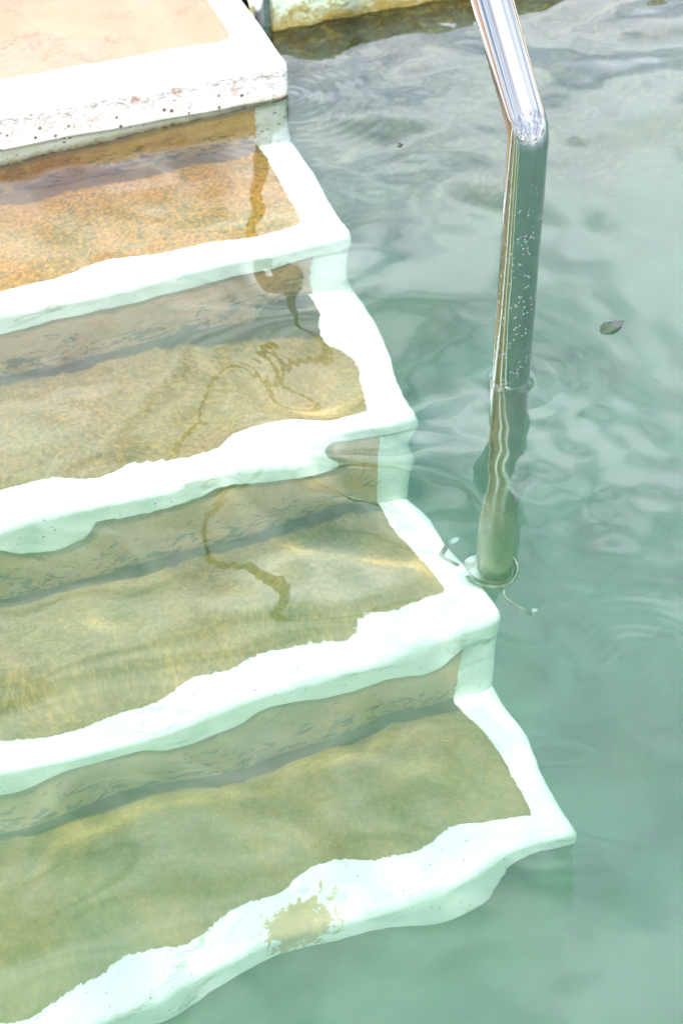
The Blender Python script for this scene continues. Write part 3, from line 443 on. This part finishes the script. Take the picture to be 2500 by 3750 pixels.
# bottom polygon is an ngon over the whole skirt: build as quads list plus one ngon
me = bpy.data.meshes.new('water'); allf = np.vstack([F, F2]); nfq = len(allf)
me.vertices.add(len(V)); me.vertices.foreach_set('co', V.astype(np.float32).ravel())
me.loops.add(nfq*4+L); me.loops.foreach_set('vertex_index', np.concatenate([allf.ravel(), (nb+ar[::-1])]).astype(np.int32))
me.polygons.add(nfq+1); me.polygons.foreach_set('loop_start', np.arange(0, (nfq+1)*4, 4, dtype=np.int32)); me.polygons.foreach_set('loop_total', np.array([4]*nfq+[L], dtype=np.int32))
me.update(calc_edges=True)
sm = np.zeros(nfq+1, dtype=bool); sm[:len(F)] = True; me.polygons.foreach_set('use_smooth', sm)
me.materials.append(m.m); me.update(); wo = bpy.data.objects.new('water', me); link(wo); tag(wo, 'rippled milky green pool water', kind='structure')
wo.cycles.is_caustics_caster = True

# closing walls of the pool out of frame
v, f = [], []
for b in ((-2.85, -2.55, -9.8, -1.13, -1.6, .058), (4.35, 4.7, -9.8, .23, -1.6, .059), (-2.55, 4.35, -9.8, -9.4, -1.6, .0575)):
    vv, ff = box(*b); f += [tuple(i+len(v) for i in q) for q in ff]; v += vv
sw = obj('pool_surround', v, f, mw.m); tag(sw, 'painted concrete sides of the pool', kind='structure')

# ---------------------------------------------------------------- handrail
def tube(path, r, n=72, caps=True):
    path = [Vector(p) for p in path]; rings_ = []; t0 = (path[1]-path[0]).normalized(); ref = Vector((1, 0, 0)); 
    if abs(t0.x) > .9: ref = Vector((0, 0, 1))
    for i, p in enumerate(path):
        t = ((path[min(i+1, len(path)-1)]-p).normalized()+(p-path[max(i-1, 0)]).normalized()).normalized() if 0 < i < len(path)-1 else ((path[1]-path[0]) if i == 0 else (path[-1]-path[-2])).normalized()
        a = (ref-t*ref.dot(t)).normalized(); b = t.cross(a); ref = a
        rr = r[i] if hasattr(r, '__len__') else r
        rings_.append([p+(a*math.cos(q)+b*math.sin(q))*rr for q in [6.28318*j/n for j in range(n)]])
    v = [tuple(q) for rg in rings_ for q in rg]; f = [tuple(int(x) for x in q) for q in gridfaces(len(path), n, True)]
    if caps: f += [tuple(range(n)), tuple(range((len(path)-1)*n, len(path)*n))[::-1]]
    return v, f
def bend(pts, rads, steps=14):
    o = [Vector(pts[0])]
    for i in range(1, len(pts)-1):
        p, a, b = Vector(pts[i]), Vector(pts[i-1]), Vector(pts[i+1]); u = (a-p).normalized(); w_ = (b-p).normalized()
        ang = u.angle(w_); d = rads[i-1]/math.tan(ang/2); c = p+(u+w_).normalized()*(rads[i-1]/math.sin(ang/2)); s = p+u*d; e = p+w_*d
        A, B_ = s-c, e-c; th = A.angle(B_)
        for q in range(steps+1):
            t = q/steps; o.append(c+(A*math.sin((1-t)*th)+B_*math.sin(t*th))/math.sin(th))
    return o+[Vector(pts[-1])]
ms = NT('polished_steel'); P = ms.coord()
hz = ms.n('ShaderNodeSeparateXYZ'); ms.t.links.new(P, hz.inputs[0])
dr = ms.mth('MULTIPLY', ms.ramp(ms.vor(P, 210), .32, .10), ms.ramp(ms.noise(P, 60, 2), .50, .56))
dr = ms.mth('MULTIPLY', dr, ms.ramp(hz.outputs[2], .33, .22))
film = ms.ramp(hz.outputs[2], -.12, -.46); wet = ms.ramp(hz.outputs[2], .002, -.006)
fm = ms.mth('MAXIMUM', film, ms.mth('MULTIPLY', wet, .22))
ms.pbr(ms.mix(fm, (.60, .60, .60), (.34, .36, .24)), ms.mth('ADD', ms.mth('MULTIPLY', fm, .35), ms.ramp(ms.noise(P, 25, 4), .3, .8, .02, .06)),
       ms.mth('SUBTRACT', 1., ms.mth('MULTIPLY', fm, .8)), ms.bump(dr, .0016, .9))
mt = NT('tarnished_steel'); P = mt.coord()
mt.pbr(mt.mix(mt.ramp(mt.noise(P, 60, 5), .4, .6), (.62, .60, .50), (.35, .32, .24)), .35, .8, mt.bump(mt.noise(P, 120, 3), .001, .5))
mb = NT('bolt_white'); mb.pbr((.50, .52, .46), .4, .5)
rail = tag(empty('handrail', (RXP, RYP, -.60)), 'polished steel handrail bent above the water, its front post standing in the water', 'handrail')
off = Matrix.Translation(-rail.location)
SLP = .92; ZB = .362; YB = .19; XB = .020; ZT = ZB+SLP*(YB-RYP)
path = bend([(RXP, RYP, -.545), (RXP, RYP, ZB), (XB, YB, ZT), (XB, YB, -.0)], [.042, .09], 30)
PTH = []
for a_, b_ in zip(path[:-1], path[1:]):
    q_ = max(1, int((b_-a_).length/.03)); PTH += [a_+(b_-a_)*(i/q_) for i in range(q_)]
PTH.append(path[-1])
v, f = tube(PTH, [.02415-.0105*max(0, min(1, (p.y+.58)/.25)) for p in PTH])
o = obj('rail_tube', v, f, ms.m, rail, smooth=True); o.matrix_parent_inverse = off; o.cycles.is_caustics_receiver = True
def foot(x, y, z, name_parent):
    v, f = tube([(x, y, z-.004), (x, y, z+.004)], .030); pl = obj('foot_plate', v, f, mt.m, rail, smooth=False); pl.matrix_parent_inverse = off
    an = np.linspace(-2.9, .45, 30); v, f = tube([(x+.0385*math.cos(a), y+.0385*math.sin(a), z+.004) for a in an], .0032, 10)
    rg_ = obj('foot_ring', v, f, mt.m, rail, smooth=True); rg_.matrix_parent_inverse = off
    for pts, bolt in (([(x-.036, y+.012, z+.004), (x-.047, y+.036, z+.004), (x-.026, y+.062, z+.004)], (x-.020, y+.060, z+.010)),
                      ([(x+.003, y-.038, z+.002), (x-.006, y-.056, z-.004), (x+.020, y-.098, z-.010)], (x+.026, y-.096, z-.004))):
        v, f = tube(bend(pts, [.012], 6), .0036, 10); a_ = obj('bracket_arm', v, f, mt.m, rail, smooth=True); a_.matrix_parent_inverse = off
        v, f = tube([(bolt[0], bolt[1], bolt[2]-.004), (bolt[0], bolt[1], bolt[2]+.003), (bolt[0], bolt[1], bolt[2]+.004)], [.0055, .0055, .004], 12); b_ = obj('bolt', v, f, mb.m, a_, smooth=False); b_.matrix_parent_inverse = Matrix.Identity(4); b_.parent = a_
    v, f = tube([(x+.026, y-.004, z+.004), (x+.026, y-.004, z+.012)], .006, 10); b_ = obj('bolt', v, f, mb.m, pl); b_.matrix_parent_inverse = Matrix.Identity(4)
foot(RXP-.006, RYP+.004, -.545, rail)

# ---------------------------------------------------------------- specks drifting in the water
rg = np.random.RandomState(12); v, f = [], []
cube = np.array([(1, 0, 0), (-1, 0, 0), (0, 1, 0), (0, -1, 0), (0, 0, 1), (0, 0, -1)], float); tri = [(0, 2, 4), (2, 1, 4), (1, 3, 4), (3, 0, 4), (2, 0, 5), (1, 2, 5), (3, 1, 5), (0, 3, 5)]
for i in range(1500):
    p = np.array([-.75+1.5*rg.rand(), -1.7+1.9*rg.rand(), 0]); 
    kk = sum(p[1] < q+.02 for q in YS) if p[0] < .02 else 9
    zmax = ZS[min(kk, 4)]+.015 if kk < 5 else -.8
    if zmax > -.03: continue
    p[2] = -.012-(abs(zmax)-.02)*rg.rand()**1.3; s_ = .00028+.0006*rg.rand()**3
    f += [tuple(q+len(v) for q in t) for t in tri]; v += [tuple(x) for x in p+cube*s_*(.6+.8*rg.rand(6, 1))]
sp = obj('drifting_silt', v, f, simple('silt_speck', (.75, .78, .62), (.85, .86, .74)))
tag(sp, 'pale silt specks drifting in the green water', kind='stuff')

def dark_blob(name, x, y, ln, wd, az, col, label, cat):
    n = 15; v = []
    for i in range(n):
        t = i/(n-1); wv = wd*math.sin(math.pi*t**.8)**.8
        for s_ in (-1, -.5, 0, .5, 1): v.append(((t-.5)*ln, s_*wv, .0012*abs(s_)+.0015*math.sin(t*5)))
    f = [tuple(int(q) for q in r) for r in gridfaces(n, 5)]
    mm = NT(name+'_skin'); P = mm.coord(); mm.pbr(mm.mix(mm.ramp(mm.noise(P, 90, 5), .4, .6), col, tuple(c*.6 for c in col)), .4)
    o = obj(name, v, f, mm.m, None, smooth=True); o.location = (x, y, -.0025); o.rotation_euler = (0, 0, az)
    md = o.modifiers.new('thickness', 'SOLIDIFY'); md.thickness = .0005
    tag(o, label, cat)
dark_blob('seed', .109, -.193, .009, .0022, -.2, (.02, .02, .015), 'tiny dark seed husk afloat on the blue grey water beyond the steel rail', 'seed')
dark_blob('dark_blob', .202, -.722, .044, .0115, .35, (.015, .040, .003), 'small dark olive shape added for a reflection on the green water to the right of the rail post', 'dark_blob')  # added dark shape standing in for the reflection of something unseen overhead
